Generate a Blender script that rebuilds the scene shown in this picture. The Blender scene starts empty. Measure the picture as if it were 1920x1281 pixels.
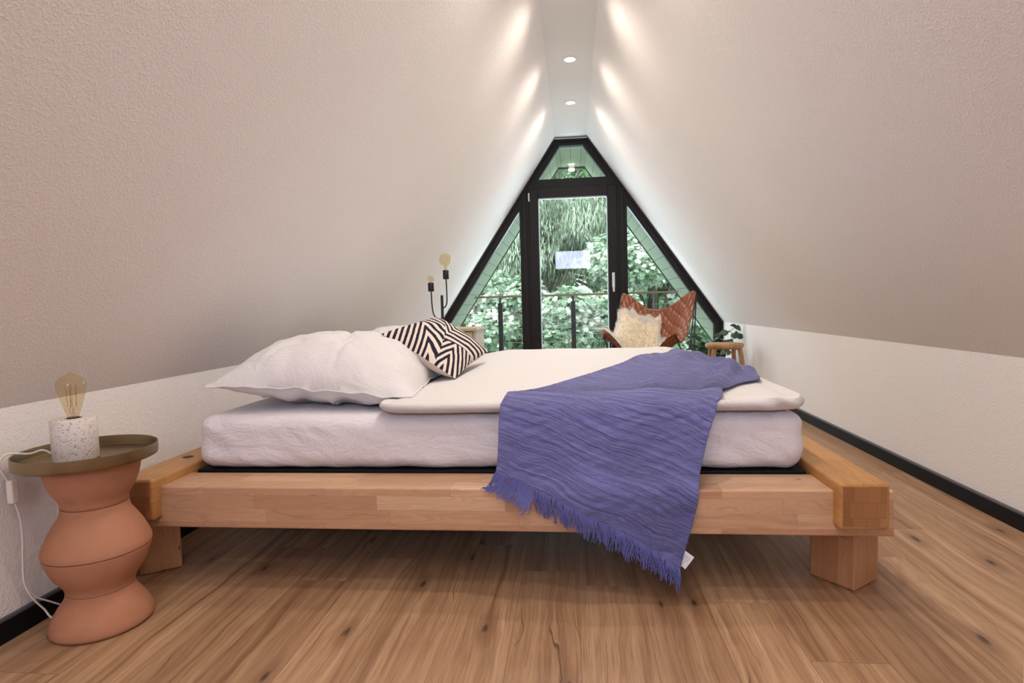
import bpy, bmesh, math, random
import numpy as np
from mathutils import Vector, Matrix, noise, Quaternion
random.seed(7); rng = np.random.default_rng(7)
S = bpy.context.scene; C = S.collection
PI = math.pi
# ---------------------------------------------------------------- camera
XL, XR, ZK, HC = -1.6417, 1.7052, 0.6655, 2.8474      # knee walls, knee height, ceiling strip height
CL, CR = -0.1784, 0.1928                              # ceiling strip edges
YW, YB = 6.98, -3.0                                   # gable window plane, rear gable
SLL = (HC-ZK)/(CL-XL); SLR = (HC-ZK)/(XR-CR)          # slopes of the two roof sides
cd = bpy.data.cameras.new('camera'); cam = bpy.data.objects.new('camera', cd); C.objects.link(cam)
r_ = Vector((0.99412386, 0.10465931, -0.02764376)); u_ = Vector((0.02098115, 0.06423418, 0.99771427)); w_ = Vector((-0.10619576, 0.99243156, -0.06166086))
M = Matrix((( r_.x, u_.x, -w_.x, 0), (r_.y, u_.y, -w_.y, 0), (r_.z, u_.z, -w_.z, 0.92), (0, 0, 0, 1)))
cam.matrix_world = M
cd.sensor_width = 36; cd.lens = 1096.2549/1920*36; cd.clip_start = 0.02; cd.clip_end = 200
S.camera = cam
# ---------------------------------------------------------------- colour management, sky, sun, daylight
S.view_settings.view_transform = 'Standard'; S.view_settings.look = 'None'
S.view_settings.exposure = 0.72; S.view_settings.gamma = 1.0; S.view_settings.use_curve_mapping = False
W = bpy.data.worlds.new('sky'); S.world = W; W.use_nodes = True
nt = W.node_tree; bg = nt.nodes['Background']
bg.inputs[0].default_value = (0.80, 0.92, 1.0, 1); bg.inputs[1].default_value = 2.0
def light(name, kind, loc, energy, color, rot=(0,0,0), **k):
    d = bpy.data.lights.new(name, kind); d.energy = energy; d.color = color
    for a, b in k.items(): setattr(d, a, b)
    o = bpy.data.objects.new(name, d); C.objects.link(o); o.location = loc; o.rotation_euler = rot
    return o
light('sun', 'SUN', (0, -10, 20), 2.2, (1.0, 0.95, 0.88), (math.radians(38), 0, math.radians(-25)), angle=math.radians(12))
# daylight entering by the rear gable window (behind the camera) and by the front gable window
light('rear_daylight', 'AREA', (0.0, YB+0.12, 2.17), 24, (0.70, 0.76, 1.0), (math.radians(90), 0, 0), shape='RECTANGLE', size=.98, size_y=.5)
light('front_daylight', 'AREA', (0.03, YW+0.45, 1.35), 45, (0.80, 0.83, 1.0), (math.radians(-90), 0, 0), shape='RECTANGLE', size=1.7, size_y=2.0)
LIGHT_Y = (5.77, 4.77, 3.77, 2.77, 1.77, 0.77, -0.23, -1.23)
SPOT_E = 34; SPOT_C = (1.0, 0.87, 0.76)
# ---------------------------------------------------------------- helpers: node maths
class V:
    def __init__(s, nt, sock): s.nt, s.s = nt, sock
    def _m(s, op, *a):
        n = s.nt.nodes.new('ShaderNodeMath'); n.operation = op
        for i, x in enumerate((s,)+a):
            if isinstance(x, V): s.nt.links.new(x.s, n.inputs[i])
            else: n.inputs[i].default_value = x
        return V(s.nt, n.outputs[0])
    def __add__(s, o): return s._m('ADD', o)
    __radd__ = __add__
    def __sub__(s, o): return s._m('SUBTRACT', o)
    def __rsub__(s, o): return (s*-1)+o
    def __mul__(s, o): return s._m('MULTIPLY', o)
    __rmul__ = __mul__
    def __truediv__(s, o): return s._m('DIVIDE', o)
    def floor(s): return s._m('FLOOR')
    def fract(s): return s._m('FRACT')
    def abs(s): return s._m('ABSOLUTE')
    def sin(s): return s._m('SINE')
    def min(s, o): return s._m('MINIMUM', o)
    def max(s, o): return s._m('MAXIMUM', o)
    def gt(s, o): return s._m('GREATER_THAN', o)
    def lt(s, o): return s._m('LESS_THAN', o)
    def pow(s, o): return s._m('POWER', o)
    def ss(s, a, b):   # smoothstep
        n = s.nt.nodes.new('ShaderNodeMapRange'); n.interpolation_type = 'SMOOTHSTEP'
        s.nt.links.new(s.s, n.inputs[0]); n.inputs[1].default_value = a; n.inputs[2].default_value = b
        return V(s.nt, n.outputs[0])
class Mat:
    def __init__(s, name, color=(.8,.8,.8), rough=.6, metal=0, spec=.5):
        s.m = bpy.data.materials.new(name); s.m.use_nodes = True; s.nt = s.m.node_tree
        s.b = s.nt.nodes['Principled BSDF']; s.set('Base Color', (*color, 1)); s.set('Roughness', rough); s.set('Metallic', metal); s.set('Specular IOR Level', spec)
    def set(s, k, v):
        if isinstance(v, V): s.nt.links.new(v.s, s.b.inputs[k])
        else: s.b.inputs[k].default_value = v
    def xyz(s, kind='Object'):
        n = s.nt.nodes.new('ShaderNodeTexCoord'); q = s.nt.nodes.new('ShaderNodeSeparateXYZ'); s.nt.links.new(n.outputs[kind], q.inputs[0])
        return [V(s.nt, o) for o in q.outputs]
    def vec(s, x, y, z=0.0):
        n = s.nt.nodes.new('ShaderNodeCombineXYZ')
        for i, a in enumerate((x, y, z)):
            if isinstance(a, V): s.nt.links.new(a.s, n.inputs[i])
            else: n.inputs[i].default_value = a
        return V(s.nt, n.outputs[0])
    def noise(s, v, scale=1, detail=2, rough=.5, dist=0):
        n = s.nt.nodes.new('ShaderNodeTexNoise'); s.nt.links.new(v.s, n.inputs['Vector'])
        n.inputs['Scale'].default_value = scale; n.inputs['Detail'].default_value = detail; n.inputs['Roughness'].default_value = rough; n.inputs['Distortion'].default_value = dist
        return V(s.nt, n.outputs[0])
    def white(s, v):
        n = s.nt.nodes.new('ShaderNodeTexWhiteNoise'); n.noise_dimensions = '3D'; s.nt.links.new(v.s, n.inputs['Vector']); return V(s.nt, n.outputs['Value'])
    def voro(s, v, scale=1, feature='F1', out='Distance', rand=1.0, dim='3D'):
        n = s.nt.nodes.new('ShaderNodeTexVoronoi'); n.feature = feature; n.voronoi_dimensions = dim; s.nt.links.new(v.s, n.inputs['Vector']); n.inputs['Scale'].default_value = scale; n.inputs['Randomness'].default_value = rand
        return V(s.nt, n.outputs[out])
    def ramp(s, f, stops):
        n = s.nt.nodes.new('ShaderNodeValToRGB'); s.nt.links.new(f.s, n.inputs[0]); e = n.color_ramp.elements
        while len(e) < len(stops): e.new(0.5)
        for i, (p, c) in enumerate(stops): e[i].position = p; e[i].color = (*c, 1)
        return V(s.nt, n.outputs[0])
    def mix(s, f, a, b, mode='MIX'):
        n = s.nt.nodes.new('ShaderNodeMix'); n.data_type = 'RGBA'; n.blend_type = mode
        for i, x in ((0, f), (6, a), (7, b)):
            if isinstance(x, V): s.nt.links.new(x.s, n.inputs[i])
            else: n.inputs[i].default_value = x if i == 0 else (*x, 1)
        return V(s.nt, n.outputs[2])
    def bump(s, h, strength=.3, dist=.01):
        n = s.nt.nodes.new('ShaderNodeBump'); n.inputs['Strength'].default_value = strength; n.inputs['Distance'].default_value = dist
        s.nt.links.new(h.s, n.inputs['Height']); s.nt.links.new(n.outputs[0], s.b.inputs['Normal'])
# ---------------------------------------------------------------- materials
def plaster(name, col, k=1.0):
    m = Mat(name, col, .92, spec=.15); x, y, z = m.xyz()
    v = m.vec(x, y, z)
    h = m.noise(v, 130, 3, .6).ss(.42, .72) + m.noise(v, 300, 2, .6)*.35 + m.noise(v, 9, 2)*.5
    m.bump(h, .34*k, .005)
    m.set('Base Color', m.mix(m.noise(v, 1.3, 3, .6), tuple(c*.97 for c in col), tuple(min(1, c*1.02) for c in col)))
    return m.m
M_plaster = plaster('rough_plaster', (.90, .862, .838))
M_strip = plaster('ceiling_plaster', (.80, .785, .76), .2)
M_black = Mat('black_skirting', (.006, .006, .007), .55, spec=.2).m
M_capstrip = Mat('skirting_cap', (.10, .105, .12), .4, spec=.3).m
M_frame = Mat('anthracite_window_frame', (.011, .009, .010), .5, spec=.3).m
M_white = Mat('white_paint', (.8, .79, .78), .45).m
def wood_floor():
    m = Mat('oak_plank_floor', rough=.42); x, y, z = m.xyz()
    PW, PL = .192, 1.35
    xs = x/PW; col = xs.floor(); r0 = m.white(m.vec(col, 3.1, 0.0))
    ys = y/PL + r0*3.0; row = ys.floor(); rid = m.white(m.vec(col, row, 7.7)); rid2 = m.white(m.vec(row, col, 2.2))
    warp = m.noise(m.vec(x*7+rid*40, y*1.6+rid2*30, rid*9), 1, 3, .55)
    g1 = m.noise(m.vec(x*30+warp*2.6+rid*60, y*.55+rid2*19, rid*20), 1, 5, .62)
    g2 = m.noise(m.vec(x*300+warp*6, y*7, rid*20), 1, 3, .7)
    g3 = m.noise(m.vec(x*105+warp*6, y*1.7, rid*33), 1, 3, .65)
    base = m.ramp(g1, [(.28, (.20, .105, .052)), (.44, (.38, .225, .125)), (.58, (.47, .295, .172)), (.74, (.56, .375, .235))])
    tone = m.ramp(rid, [(0, (.80, .74, .70)), (.5, (.96, .95, .93)), (1, (1.06, 1.06, 1.04))])
    c = m.mix(1.0, base, tone, 'MULTIPLY')
    c = m.mix(g2.ss(.52, .30)*.5, c, (.17, .085, .04))
    c = m.mix(g3.ss(.44, .30)*.55, c, (.20, .095, .045))
    # cathedral rings, cracks and knots
    rings = ((warp*46+x*20).sin()*.5+.5).pow(5.0)*m.noise(m.vec(x*3+rid*7, y*.8, rid), 1, 1).ss(.52, .66)
    c = m.mix(rings*.22, c, (.22, .11, .05))
    kd = m.voro(m.vec(x*3.5+rid*13+g3*.07, y*1.15+rid2*11+g3*.04), 1, dim='2D')
    c = m.mix(kd.ss(.15, .03)*.45, c, (.13, .060, .028))
    km = m.noise(m.vec(x*2.3+5, y*1.1), 1, 1)
    c = m.mix((kd+km*.05).ss(.064, .036)*.8, c, (.035, .018, .010))
    cr = m.noise(m.vec(x*55+warp*9, y*1.3+rid*17, rid*5), 1, 2, .5)
    c = m.mix(cr.ss(.30, .24)*.8, c, (.08, .035, .018))
    ex = (xs.fract()-.5).abs(); ey = (ys.fract()-.5).abs()
    seam = ex.ss(.492, .4985).max(ey.ss(.4988, .4997))
    c = m.mix(seam*.55, c, (.12, .06, .03))
    m.set('Base Color', c); m.set('Roughness', g2*.2+.36)
    m.bump(g2*.5+g3*.4-seam*1.5, .22, .002)
    return m.m
M_floor = wood_floor()
def glulam(name, axis, c0, c1, c2, sw=.046, sl=.42, off=0):
    m = Mat(name, rough=.42); p = m.xyz(); L = p[axis]; a, b = [p[i] for i in range(3) if i != axis]
    ia = ((a+off)/.17).floor(); ib = ((b+off*.5+.006)/sw).floor()
    r0 = m.white(m.vec(ia, ib, 1.3)); q = L/sl + r0*5; k = q.floor(); rid = m.white(m.vec(ib, k, ia+4.4)); rid2 = m.white(m.vec(k, ib, 9.0))
    w = m.noise(m.vec(L*2.2+rid*50, b*14+rid*9, a*14+rid2*30), 1, 2, .5)
    g = m.noise(m.vec(L*5+rid*20, b*150+w*34, a*150), 1, 3, .6)
    c = m.ramp(rid, [(0, c0), (.5, c1), (1, c2)])
    ring = ((w*34).sin()*.5+.5).pow(6.0)
    c = m.mix(ring*rid2*.34, c, tuple(v*.55 for v in c0))
    c = m.mix(g.ss(.62, .35)*.22, c, tuple(v*.5 for v in c0))
    kd = m.voro(m.vec(L*5+rid*7, b*16, a*9), 1)
    c = m.mix(kd.ss(.07, .02)*.8, c, tuple(v*.22 for v in c0))
    e = (q.fract()-.5).abs().ss(.4965, .4992).max((((b+off*.5+.006)/sw).fract()-.5).abs().ss(.482, .497))
    c = m.mix(e*.35, c, tuple(v*.45 for v in c0))
    m.set('Base Color', c); m.bump(g, .08, .001)
    return m.m
M_beech = glulam('glued_beech_rail', 0, (.54, .30, .17), (.66, .405, .24), (.74, .49, .31))
M_honey = glulam('honey_oiled_beam', 1, (.46, .215, .065), (.54, .27, .09), (.60, .32, .12), off=.03)
M_leg = glulam('glued_leg_wood', 2, (.47, .235, .11), (.56, .30, .155), (.62, .36, .20), sw=.04, sl=.6, off=.013)
def endgrain():
    m = Mat('end_grain_blocks', rough=.5); x, y, z = m.xyz()
    iz = ((z+.002)/.046).floor(); ix = (x/.037+m.white(m.vec(iz, 1.0))*2).floor(); rid = m.white(m.vec(ix, iz, 4.0))
    a = rid*1.6-.8
    ph = x*1.0*a + z + (x*x*6 + z*z*4)*(rid-.5)
    g = ((ph*900 + m.noise(m.vec(x, z, rid*10), 60, 2)*3).sin()*.5+.5)
    c = m.ramp(rid, [(0, (.32, .14, .05)), (.5, (.42, .20, .075)), (1, (.52, .27, .11))])
    c = m.mix(g*.3, c, (.16, .065, .025))
    fx = ((x/.037+m.white(m.vec(iz, 1.0))*2).fract()-.5).abs().ss(.47, .495).max((((z+.002)/.046).fract()-.5).abs().ss(.475, .495))
    c = m.mix(fx*.45, c, (.12, .05, .02)); m.set('Base Color', c); return m.m
M_end = endgrain()
def cloth(name, col, wr=.25, sc=1.0, fine=True, rough=.85):
    m = Mat(name, col, rough, spec=.2); x, y, z = m.xyz(); v = m.vec(x, y, z)
    w = m.noise(m.vec(x*3, y*3, z*3), 1, 3, .5, 1.5)
    a = m.noise(m.vec(x*5+w*3, y*5+w*2, z*9-w*2), sc, 5, .62, .8)
    h = a*1.0
    if fine: h = h + m.noise(v, 700, 1)*.015
    m.bump(h, wr, .05); m.set('Sheen Weight', .15); return m.m
M_sheet = cloth('white_fitted_sheet', (.80, .775, .815), .34, 1.5)
M_duvet = cloth('white_duvet_cotton', (.71, .695, .685), .20, .9)
M_pillow = cloth('white_pillow_cotton', (.76, .745, .75), .28, 1.0)
def muslin():
    m = Mat('blue_muslin', (.14, .15, .40), .95, spec=.1); u, v, _ = m.xyz('UV')
    w = m.noise(m.vec(u*4, v*4), 1, 2)
    vs = v+u*.36
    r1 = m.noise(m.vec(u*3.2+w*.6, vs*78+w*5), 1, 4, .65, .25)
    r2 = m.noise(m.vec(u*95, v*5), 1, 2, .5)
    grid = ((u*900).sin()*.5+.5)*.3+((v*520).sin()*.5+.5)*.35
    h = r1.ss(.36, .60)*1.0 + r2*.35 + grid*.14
    c = m.mix(r1.ss(.46, .34), (.155, .162, .40), (.075, .078, .24))  # crease shade painted in: darker blue in the hollows of the crinkles
    c = m.mix(grid*.25, c, (.21, .22, .47))
    m.set('Base Color', c); m.bump(h, .9, .007); m.set('Sheen Weight', .25); return m.m
M_muslin = muslin()
M_fringe = Mat('blue_fringe_yarn', (.12, .13, .345), .95, spec=.1).m
M_tag = Mat('white_satin_label', (.82, .84, .88), .6).m
M_print = Mat('grey_label_print', (.30, .31, .42), .7).m
def terracotta():
    m = Mat('terracotta', rough=.82, spec=.2); x, y, z = m.xyz(); v = m.vec(x, y, z)
    c = m.ramp(m.noise(v, 9, 4, .6), [(.3, (.40, .175, .095)), (.7, (.48, .225, .13))])
    m.set('Base Color', m.mix(m.noise(v, 120, 3)*.2, c, (.52, .29, .20))); m.bump(m.noise(v, 60, 3), .12, .003); return m.m
M_terra = terracotta()
M_groove = Mat('terracotta_joint', (.13, .05, .03), .9).m
def brass():
    m = Mat('brushed_bronze', (.27, .205, .12), .36, .95); x, y, z = m.xyz()
    m.bump(m.noise(m.vec(x*4, y*4, z*400), 1, 2), .1, .001); return m.m
M_brass = brass()
def terrazzo():
    m = Mat('terrazzo', (.74, .69, .64), .6); x, y, z = m.xyz(); v = m.vec(x, y, z)
    d = m.voro(v, 190)
    n = m.noise(v, 260, 2)
    f = (d+n*.4).ss(.52, .44)
    g = m.noise(v, 85, 1).ss(.45, .48)
    f = f*g
    c = m.mix(f, (.74, .69, .64), (.23, .13, .10))
    f2 = (m.voro(v, 120)+n*.4).ss(.46, .38)*m.noise(m.vec(x+3, y, z), 60, 1).ss(.52, .54)
    m.set('Base Color', m.mix(f2, c, (.42, .31, .24))); return m.m
M_terrazzo = terrazzo()
def glass(name, col, gl=.12, rough=0.0, ior=1.45):
    m = bpy.data.materials.new(name); m.use_nodes = True; nt = m.node_tree; nt.nodes.clear()
    o = nt.nodes.new('ShaderNodeOutputMaterial'); t = nt.nodes.new('ShaderNodeBsdfTransparent'); g = nt.nodes.new('ShaderNodeBsdfGlossy'); mx = nt.nodes.new('ShaderNodeMixShader'); f = nt.nodes.new('ShaderNodeFresnel')
    t.inputs[0].default_value = (*col, 1); g.inputs['Roughness'].default_value = rough; f.inputs[0].default_value = ior
    ge = nt.nodes.new('ShaderNodeNewGeometry'); k = V(nt, f.outputs[0])*(1-V(nt, ge.outputs['Backfacing']))
    nt.links.new(k.s, mx.inputs[0])
    if gl < .1:
        df = nt.nodes.new('ShaderNodeBsdfDiffuse'); df.inputs[0].default_value = (.62, .47, .28, 1); m2 = nt.nodes.new('ShaderNodeMixShader'); m2.inputs[0].default_value = .09
        nt.links.new(t.outputs[0], m2.inputs[1]); nt.links.new(df.outputs[0], m2.inputs[2]); nt.links.new(m2.outputs[0], mx.inputs[1])
    else: nt.links.new(t.outputs[0], mx.inputs[1])
    nt.links.new(g.outputs[0], mx.inputs[2]); nt.links.new(mx.outputs[0], o.inputs[0])
    return m
M_pane = glass('green_tinted_pane', (.90, .97, .94), ior=1.5)
M_bulb = glass('amber_bulb_glass', (.95, .90, .76), .05, ior=1.45)
M_bulbclear = glass('clear_bulb_glass', (.95, .92, .82), ior=1.5)
M_fil = Mat('bulb_filament', (.35, .22, .10), .4, .8).m
M_lampblack = Mat('black_lamp_metal', (.012, .012, .013), .4).m
M_cable = Mat('white_cable', (.78, .72, .66), .5).m
M_emit = bpy.data.materials.new('downlight_glow'); M_emit.use_nodes = True
M_emit.node_tree.nodes['Principled BSDF'].inputs['Emission Color'].default_value = (1, .93, .82, 1); M_emit.node_tree.nodes['Principled BSDF'].inputs['Emission Strength'].default_value = 9
def leather():
    m = Mat('tan_quilted_leather', (.25, .065, .02), .30, spec=.6); u, v, _ = m.xyz('UV')
    a = (((u+v)*.5*QN).fract()-.5).abs(); b = (((u-v)*.5*QN).fract()-.5).abs()
    e = a.ss(.43, .49).max(b.ss(.43, .49))
    c = m.mix(m.noise(m.vec(u, v), 5, 3), (.22, .055, .017), (.33, .10, .032))
    m.set('Base Color', m.mix(e*.75, c, (.07, .018, .008))); m.bump(m.noise(m.vec(u, v), 120, 2), .08, .002); return m.m  # quilt creases darkened in the base colour, standing in for shade
QN = 11.0
M_leather = leather()
def fur():
    m = Mat('cream_sheepskin', (.86, .76, .58), .95, spec=.1); m.set('Sheen Weight', .5); return m.m
M_fur = fur(); M_furtip = Mat('white_wool_tips', (.95, .94, .92), .95, spec=.1).m
def roughwood(name, c0, c1, ax=2):
    m = Mat(name, rough=.6); p = m.xyz(); q = [v*40 for v in p]; q[ax] = p[ax]*5
    g = m.noise(m.vec(*q), 1, 3, .6, .4); m.set('Base Color', m.ramp(g, [(.3, c0), (.7, c1)])); m.bump(g, .3, .003); return m.m
M_stool = roughwood('rustic_stool_wood', (.36, .18, .075), (.58, .34, .17))
M_crate = roughwood('pale_crate_wood', (.42, .34, .22), (.58, .50, .36), 0)
M_handrail = roughwood('handrail_wood', (.36, .22, .15), (.52, .36, .27), 0)
def soffit():
    m = Mat('painted_soffit_boards', (.62, .66, .62), .6); x, y, z = m.xyz()
    s = z*.82 + x*0
    n = m.nt.nodes.new('ShaderNodeNewGeometry'); q = m.nt.nodes.new('ShaderNodeSeparateXYZ'); m.nt.links.new(n.outputs['Normal'], q.inputs[0])
    flat = V(m.nt, q.outputs[2]).abs().gt(.9)
    e = ((z/.135).fract()-.5).abs().ss(.455, .49)*(1-flat) + ((x/.135).fract()-.5).abs().ss(.455, .49)*flat
    m.set('Base Color', m.mix(e*.8, (.62, .67, .63), (.16, .18, .17))); return m.m
M_soffit = soffit()
M_fascia = Mat('grey_fascia', (.06, .06, .06), .6).m
M_steel = Mat('steel_cable', (.72, .76, .76), .3, .7).m
M_postm = Mat('dark_post_metal', (.035, .035, .045), .4).m
def leafmat(name, c0, c1, c2, rough=.5):
    m = Mat(name, rough=rough, spec=.5)
    a = m.nt.nodes.new('ShaderNodeAttribute'); a.attribute_name = 'tint'
    f = V(m.nt, a.outputs['Fac'])
    m.set('Base Color', m.ramp(f, [(0, c0), (.55, c1), (1, c2)]))
    tr = m.nt.nodes.new('ShaderNodeBsdfTranslucent'); mx = m.nt.nodes.new('ShaderNodeMixShader'); mx.inputs[0].default_value = .25
    m.nt.links.new(m.b.inputs['Base Color'].links[0].from_socket, tr.inputs[0])
    out = [n for n in m.nt.nodes if n.type == 'OUTPUT_MATERIAL'][0]
    m.nt.links.new(m.b.outputs[0], mx.inputs[1]); m.nt.links.new(tr.outputs[0], mx.inputs[2]); m.nt.links.new(mx.outputs[0], out.inputs[0])
    return m.m
M_leafA = leafmat('maple_leaves', (.10, .17, .08), (.40, .50, .37), (.88, .82, .76))  # pale end of the ramp paints whitish sky highlights into the leaf colour
M_leafB = leafmat('conifer_needles', (.16, .20, .14), (.38, .44, .33), (.62, .66, .54), .7)
M_leafC = leafmat('beech_leaves', (.10, .21, .08), (.26, .42, .22), (.52, .62, .42))
M_house = leafmat('houseplant_leaves', (.02, .05, .025), (.05, .11, .05), (.12, .20, .10), .35)
M_bark = roughwood('tree_bark', (.06, .05, .04), (.16, .13, .10))
M_grass = Mat('meadow', (.14, .24, .08), .9).m
M_pot = Mat('dark_plant_pot', (.03, .035, .04), .5).m
# ---------------------------------------------------------------- helpers: meshes
SHARP = True
def link(name, me, mat, parent=None, smooth=False):
    o = bpy.data.objects.new(name, me); C.objects.link(o)
    for mm in (mat if isinstance(mat, (list, tuple)) else [mat]): me.materials.append(mm)
    if parent is not None:
        o.parent = parent; q = parent
        T = Matrix.Identity(4)
        while q is not None:
            if q.type == 'EMPTY': T = Matrix.Translation(q.location); break
            q = q.parent
        o.matrix_parent_inverse = T.inverted() if parent.type == 'EMPTY' else Matrix.Identity(4)
    if smooth:
        me.polygons.foreach_set('use_smooth', [True]*len(me.polygons))
        if SHARP: me.set_sharp_from_angle(angle=math.radians(50))
    return o
def bm_obj(name, bm, mat, parent=None, smooth=False):
    me = bpy.data.meshes.new(name); bmesh.ops.recalc_face_normals(bm, faces=bm.faces); bm.to_mesh(me); bm.free()
    return link(name, me, mat, parent, smooth)
def tag(o, label=None, cat=None, group=None, kind=None):
    for k, v in (('label', label), ('category', cat), ('group', group), ('kind', kind)):
        if v: o[k] = v
    return o
def empty(name, loc, label, cat, group=None):
    e = bpy.data.objects.new(name, None); C.objects.link(e); e.location = loc; e.empty_display_size = .1
    return tag(e, label, cat, group)
def add_box(bm, x0, x1, y0, y1, z0, z1, bev=0, seg=2, rz=0):
    r = bmesh.ops.create_cube(bm, size=1); vs = r['verts']
    bmesh.ops.scale(bm, vec=(x1-x0, y1-y0, z1-z0), verts=vs)
    if rz: bmesh.ops.rotate(bm, cent=(0,0,0), matrix=Matrix.Rotation(rz, 3, 'Z'), verts=vs)
    bmesh.ops.translate(bm, vec=((x0+x1)/2, (y0+y1)/2, (z0+z1)/2), verts=vs)
    if bev:
        es = list({e for v in vs for e in v.link_edges})
        bmesh.ops.bevel(bm, geom=es, offset=bev, segments=seg, affect='EDGES', profile=.5)
def box(name, x0, x1, y0, y1, z0, z1, mat, parent=None, bev=0, rz=0, smooth=False):
    bm = bmesh.new(); add_box(bm, x0, x1, y0, y1, z0, z1, bev, rz=rz); return bm_obj(name, bm, mat, parent, smooth)
def add_tube(bm, pts, rad, seg=8, cap=True):
    pts = [Vector(p) for p in pts]; n = len(pts); rr = rad if isinstance(rad, (list, tuple)) else [rad]*n
    t0 = (pts[1]-pts[0]).normalized(); nrm = t0.orthogonal().normalized(); rings = []
    for i, p in enumerate(pts):
        t = ((pts[min(i+1, n-1)]-pts[max(i-1, 0)])).normalized()
        nrm = (nrm - t*nrm.dot(t)); nrm = nrm.normalized() if nrm.length > 1e-6 else t.orthogonal().normalized(); b = t.cross(nrm)
        rings.append([bm.verts.new(p+(nrm*math.cos(a)+b*math.sin(a))*rr[i]) for a in [2*PI*k/seg for k in range(seg)]])
    for a, b in zip(rings, rings[1:]):
        for k in range(seg): bm.faces.new((a[k], a[(k+1) % seg], b[(k+1) % seg], b[k]))
    if cap: bm.faces.new(rings[0][::-1]); bm.faces.new(rings[-1])
def add_lathe(bm, prof, c, seg=48, cap=False):
    rings = []
    for r, z in prof:
        if r < 1e-5: rings.append([bm.verts.new((c[0], c[1], c[2]+z))])
        else: rings.append([bm.verts.new((c[0]+r*math.cos(2*PI*k/seg), c[1]+r*math.sin(2*PI*k/seg), c[2]+z)) for k in range(seg)])
    for a, b in zip(rings, rings[1:]):
        for k in range(seg):
            k2 = (k+1) % seg
            if len(a) == 1 and len(b) == 1: continue
            if len(a) == 1: bm.faces.new((a[0], b[k2], b[k]))
            elif len(b) == 1: bm.faces.new((a[k], a[k2], b[0]))
            else: bm.faces.new((a[k], a[k2], b[k2], b[k]))
def lathe(name, prof, c, mat, parent=None, seg=48):
    bm = bmesh.new(); add_lathe(bm, prof, c, seg); return bm_obj(name, bm, mat, parent, True)
def tube(name, pts, rad, mat, parent=None, seg=8):
    bm = bmesh.new(); add_tube(bm, pts, rad, seg); return bm_obj(name, bm, mat, parent, True)
def spline(P, n):     # Catmull-Rom through the points
    P = [Vector(p) for p in P]; P = [P[0]*2-P[1]]+P+[P[-1]*2-P[-2]]; out = []
    for i in range(1, len(P)-2):
        for k in range(n):
            t = k/n; a, b, c, d = P[i-1:i+3]
            out.append(.5*((2*b)+(c-a)*t+(2*a-5*b+4*c-d)*t*t+(3*b-a-3*c+d)*t**3))
    return out+[P[-2]]
def poly_prism(name, pts, y0, y1, mat, parent=None):     # outline in X,Z extruded along Y
    bm = bmesh.new(); a = [bm.verts.new((x, y0, z)) for x, z in pts]; b = [bm.verts.new((x, y1, z)) for x, z in pts]
    bm.faces.new(a); bm.faces.new(b[::-1]); n = len(pts)
    for i in range(n): bm.faces.new((a[i], b[i], b[(i+1) % n], a[(i+1) % n]))
    return bm_obj(name, bm, mat, parent)
def grid_mesh(name, P, mat, parent=None, uv=None, close=False, smooth=True):   # P: (nu,nv,3) array
    nu, nv = P.shape[:2]; idx = np.arange(nu*nv).reshape(nu, nv)
    F = np.stack([idx[:-1, :-1], idx[1:, :-1], idx[1:, 1:], idx[:-1, 1:]], -1).reshape(-1, 4)
    me = bpy.data.meshes.new(name); me.from_pydata(P.reshape(-1, 3).tolist(), [], F.tolist())
    if uv is not None:
        l = me.uv_layers.new(name='UVMap'); l.data.foreach_set('uv', uv.reshape(-1, 2)[F.reshape(-1)].astype(np.float32).ravel())
    return link(name, me, mat, parent, smooth)
def nz(x, y, z=0, s=1.0): return noise.noise(Vector((x*s, y*s, z*s)))
def soft_slab(name, x0, x1, y0, y1, z0, z1, rxy, rz, fn, mat, parent=None, n=(110, 90, 8)):
    # rounded slab; fn(p, up) -> displaced point
    hx, hy, hz = (x1-x0)/2, (y1-y0)/2, (z1-z0)/2; cx, cy, cz = (x0+x1)/2, (y0+y1)/2, (z0+z1)/2
    bm = bmesh.new(); vd = {}
    def vert(i, j, k):
        key = (i, j, k)
        if key in vd: return vd[key]
        a = -math.cos(PI*i/n[0]); b = -math.cos(PI*j/n[1]); a = .55*a+.45*(2*i/n[0]-1); b = .55*b+.45*(2*j/n[1]-1)
        p = Vector((hx*a, hy*b, hz*(2*k/n[2]-1)))
        q = Vector((max(-hx+rxy, min(hx-rxy, p.x)), max(-hy+rxy, min(hy-rxy, p.y)), max(-hz+rz, min(hz-rz, p.z))))
        d = Vector(((p.x-q.x)/rxy, (p.y-q.y)/rxy, (p.z-q.z)/rz))
        if d.length > 1e-6:
            m = max(abs(d.x), abs(d.y), abs(d.z)); dn = d.normalized()*m; p = q+Vector((dn.x*rxy, dn.y*rxy, dn.z*rz))
        v = bm.verts.new(fn(p+Vector((cx, cy, cz)), (p.z)/hz)); vd[key] = v; return v
    I, J, K = n
    for i in range(I):
        for j in range(J):
            for k in (0, K): bm.faces.new([vert(i, j, k), vert(i+1, j, k), vert(i+1, j+1, k), vert(i, j+1, k)])
    for i in range(I):
        for k in range(K):
            for j in (0, J): bm.faces.new([vert(i, j, k), vert(i+1, j, k), vert(i+1, j, k+1), vert(i, j, k+1)])
    for j in range(J):
        for k in range(K):
            for i in (0, I): bm.faces.new([vert(i, j, k), vert(i, j+1, k), vert(i, j+1, k+1), vert(i, j, k+1)])
    return bm_obj(name, bm, mat, parent, True)
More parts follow.
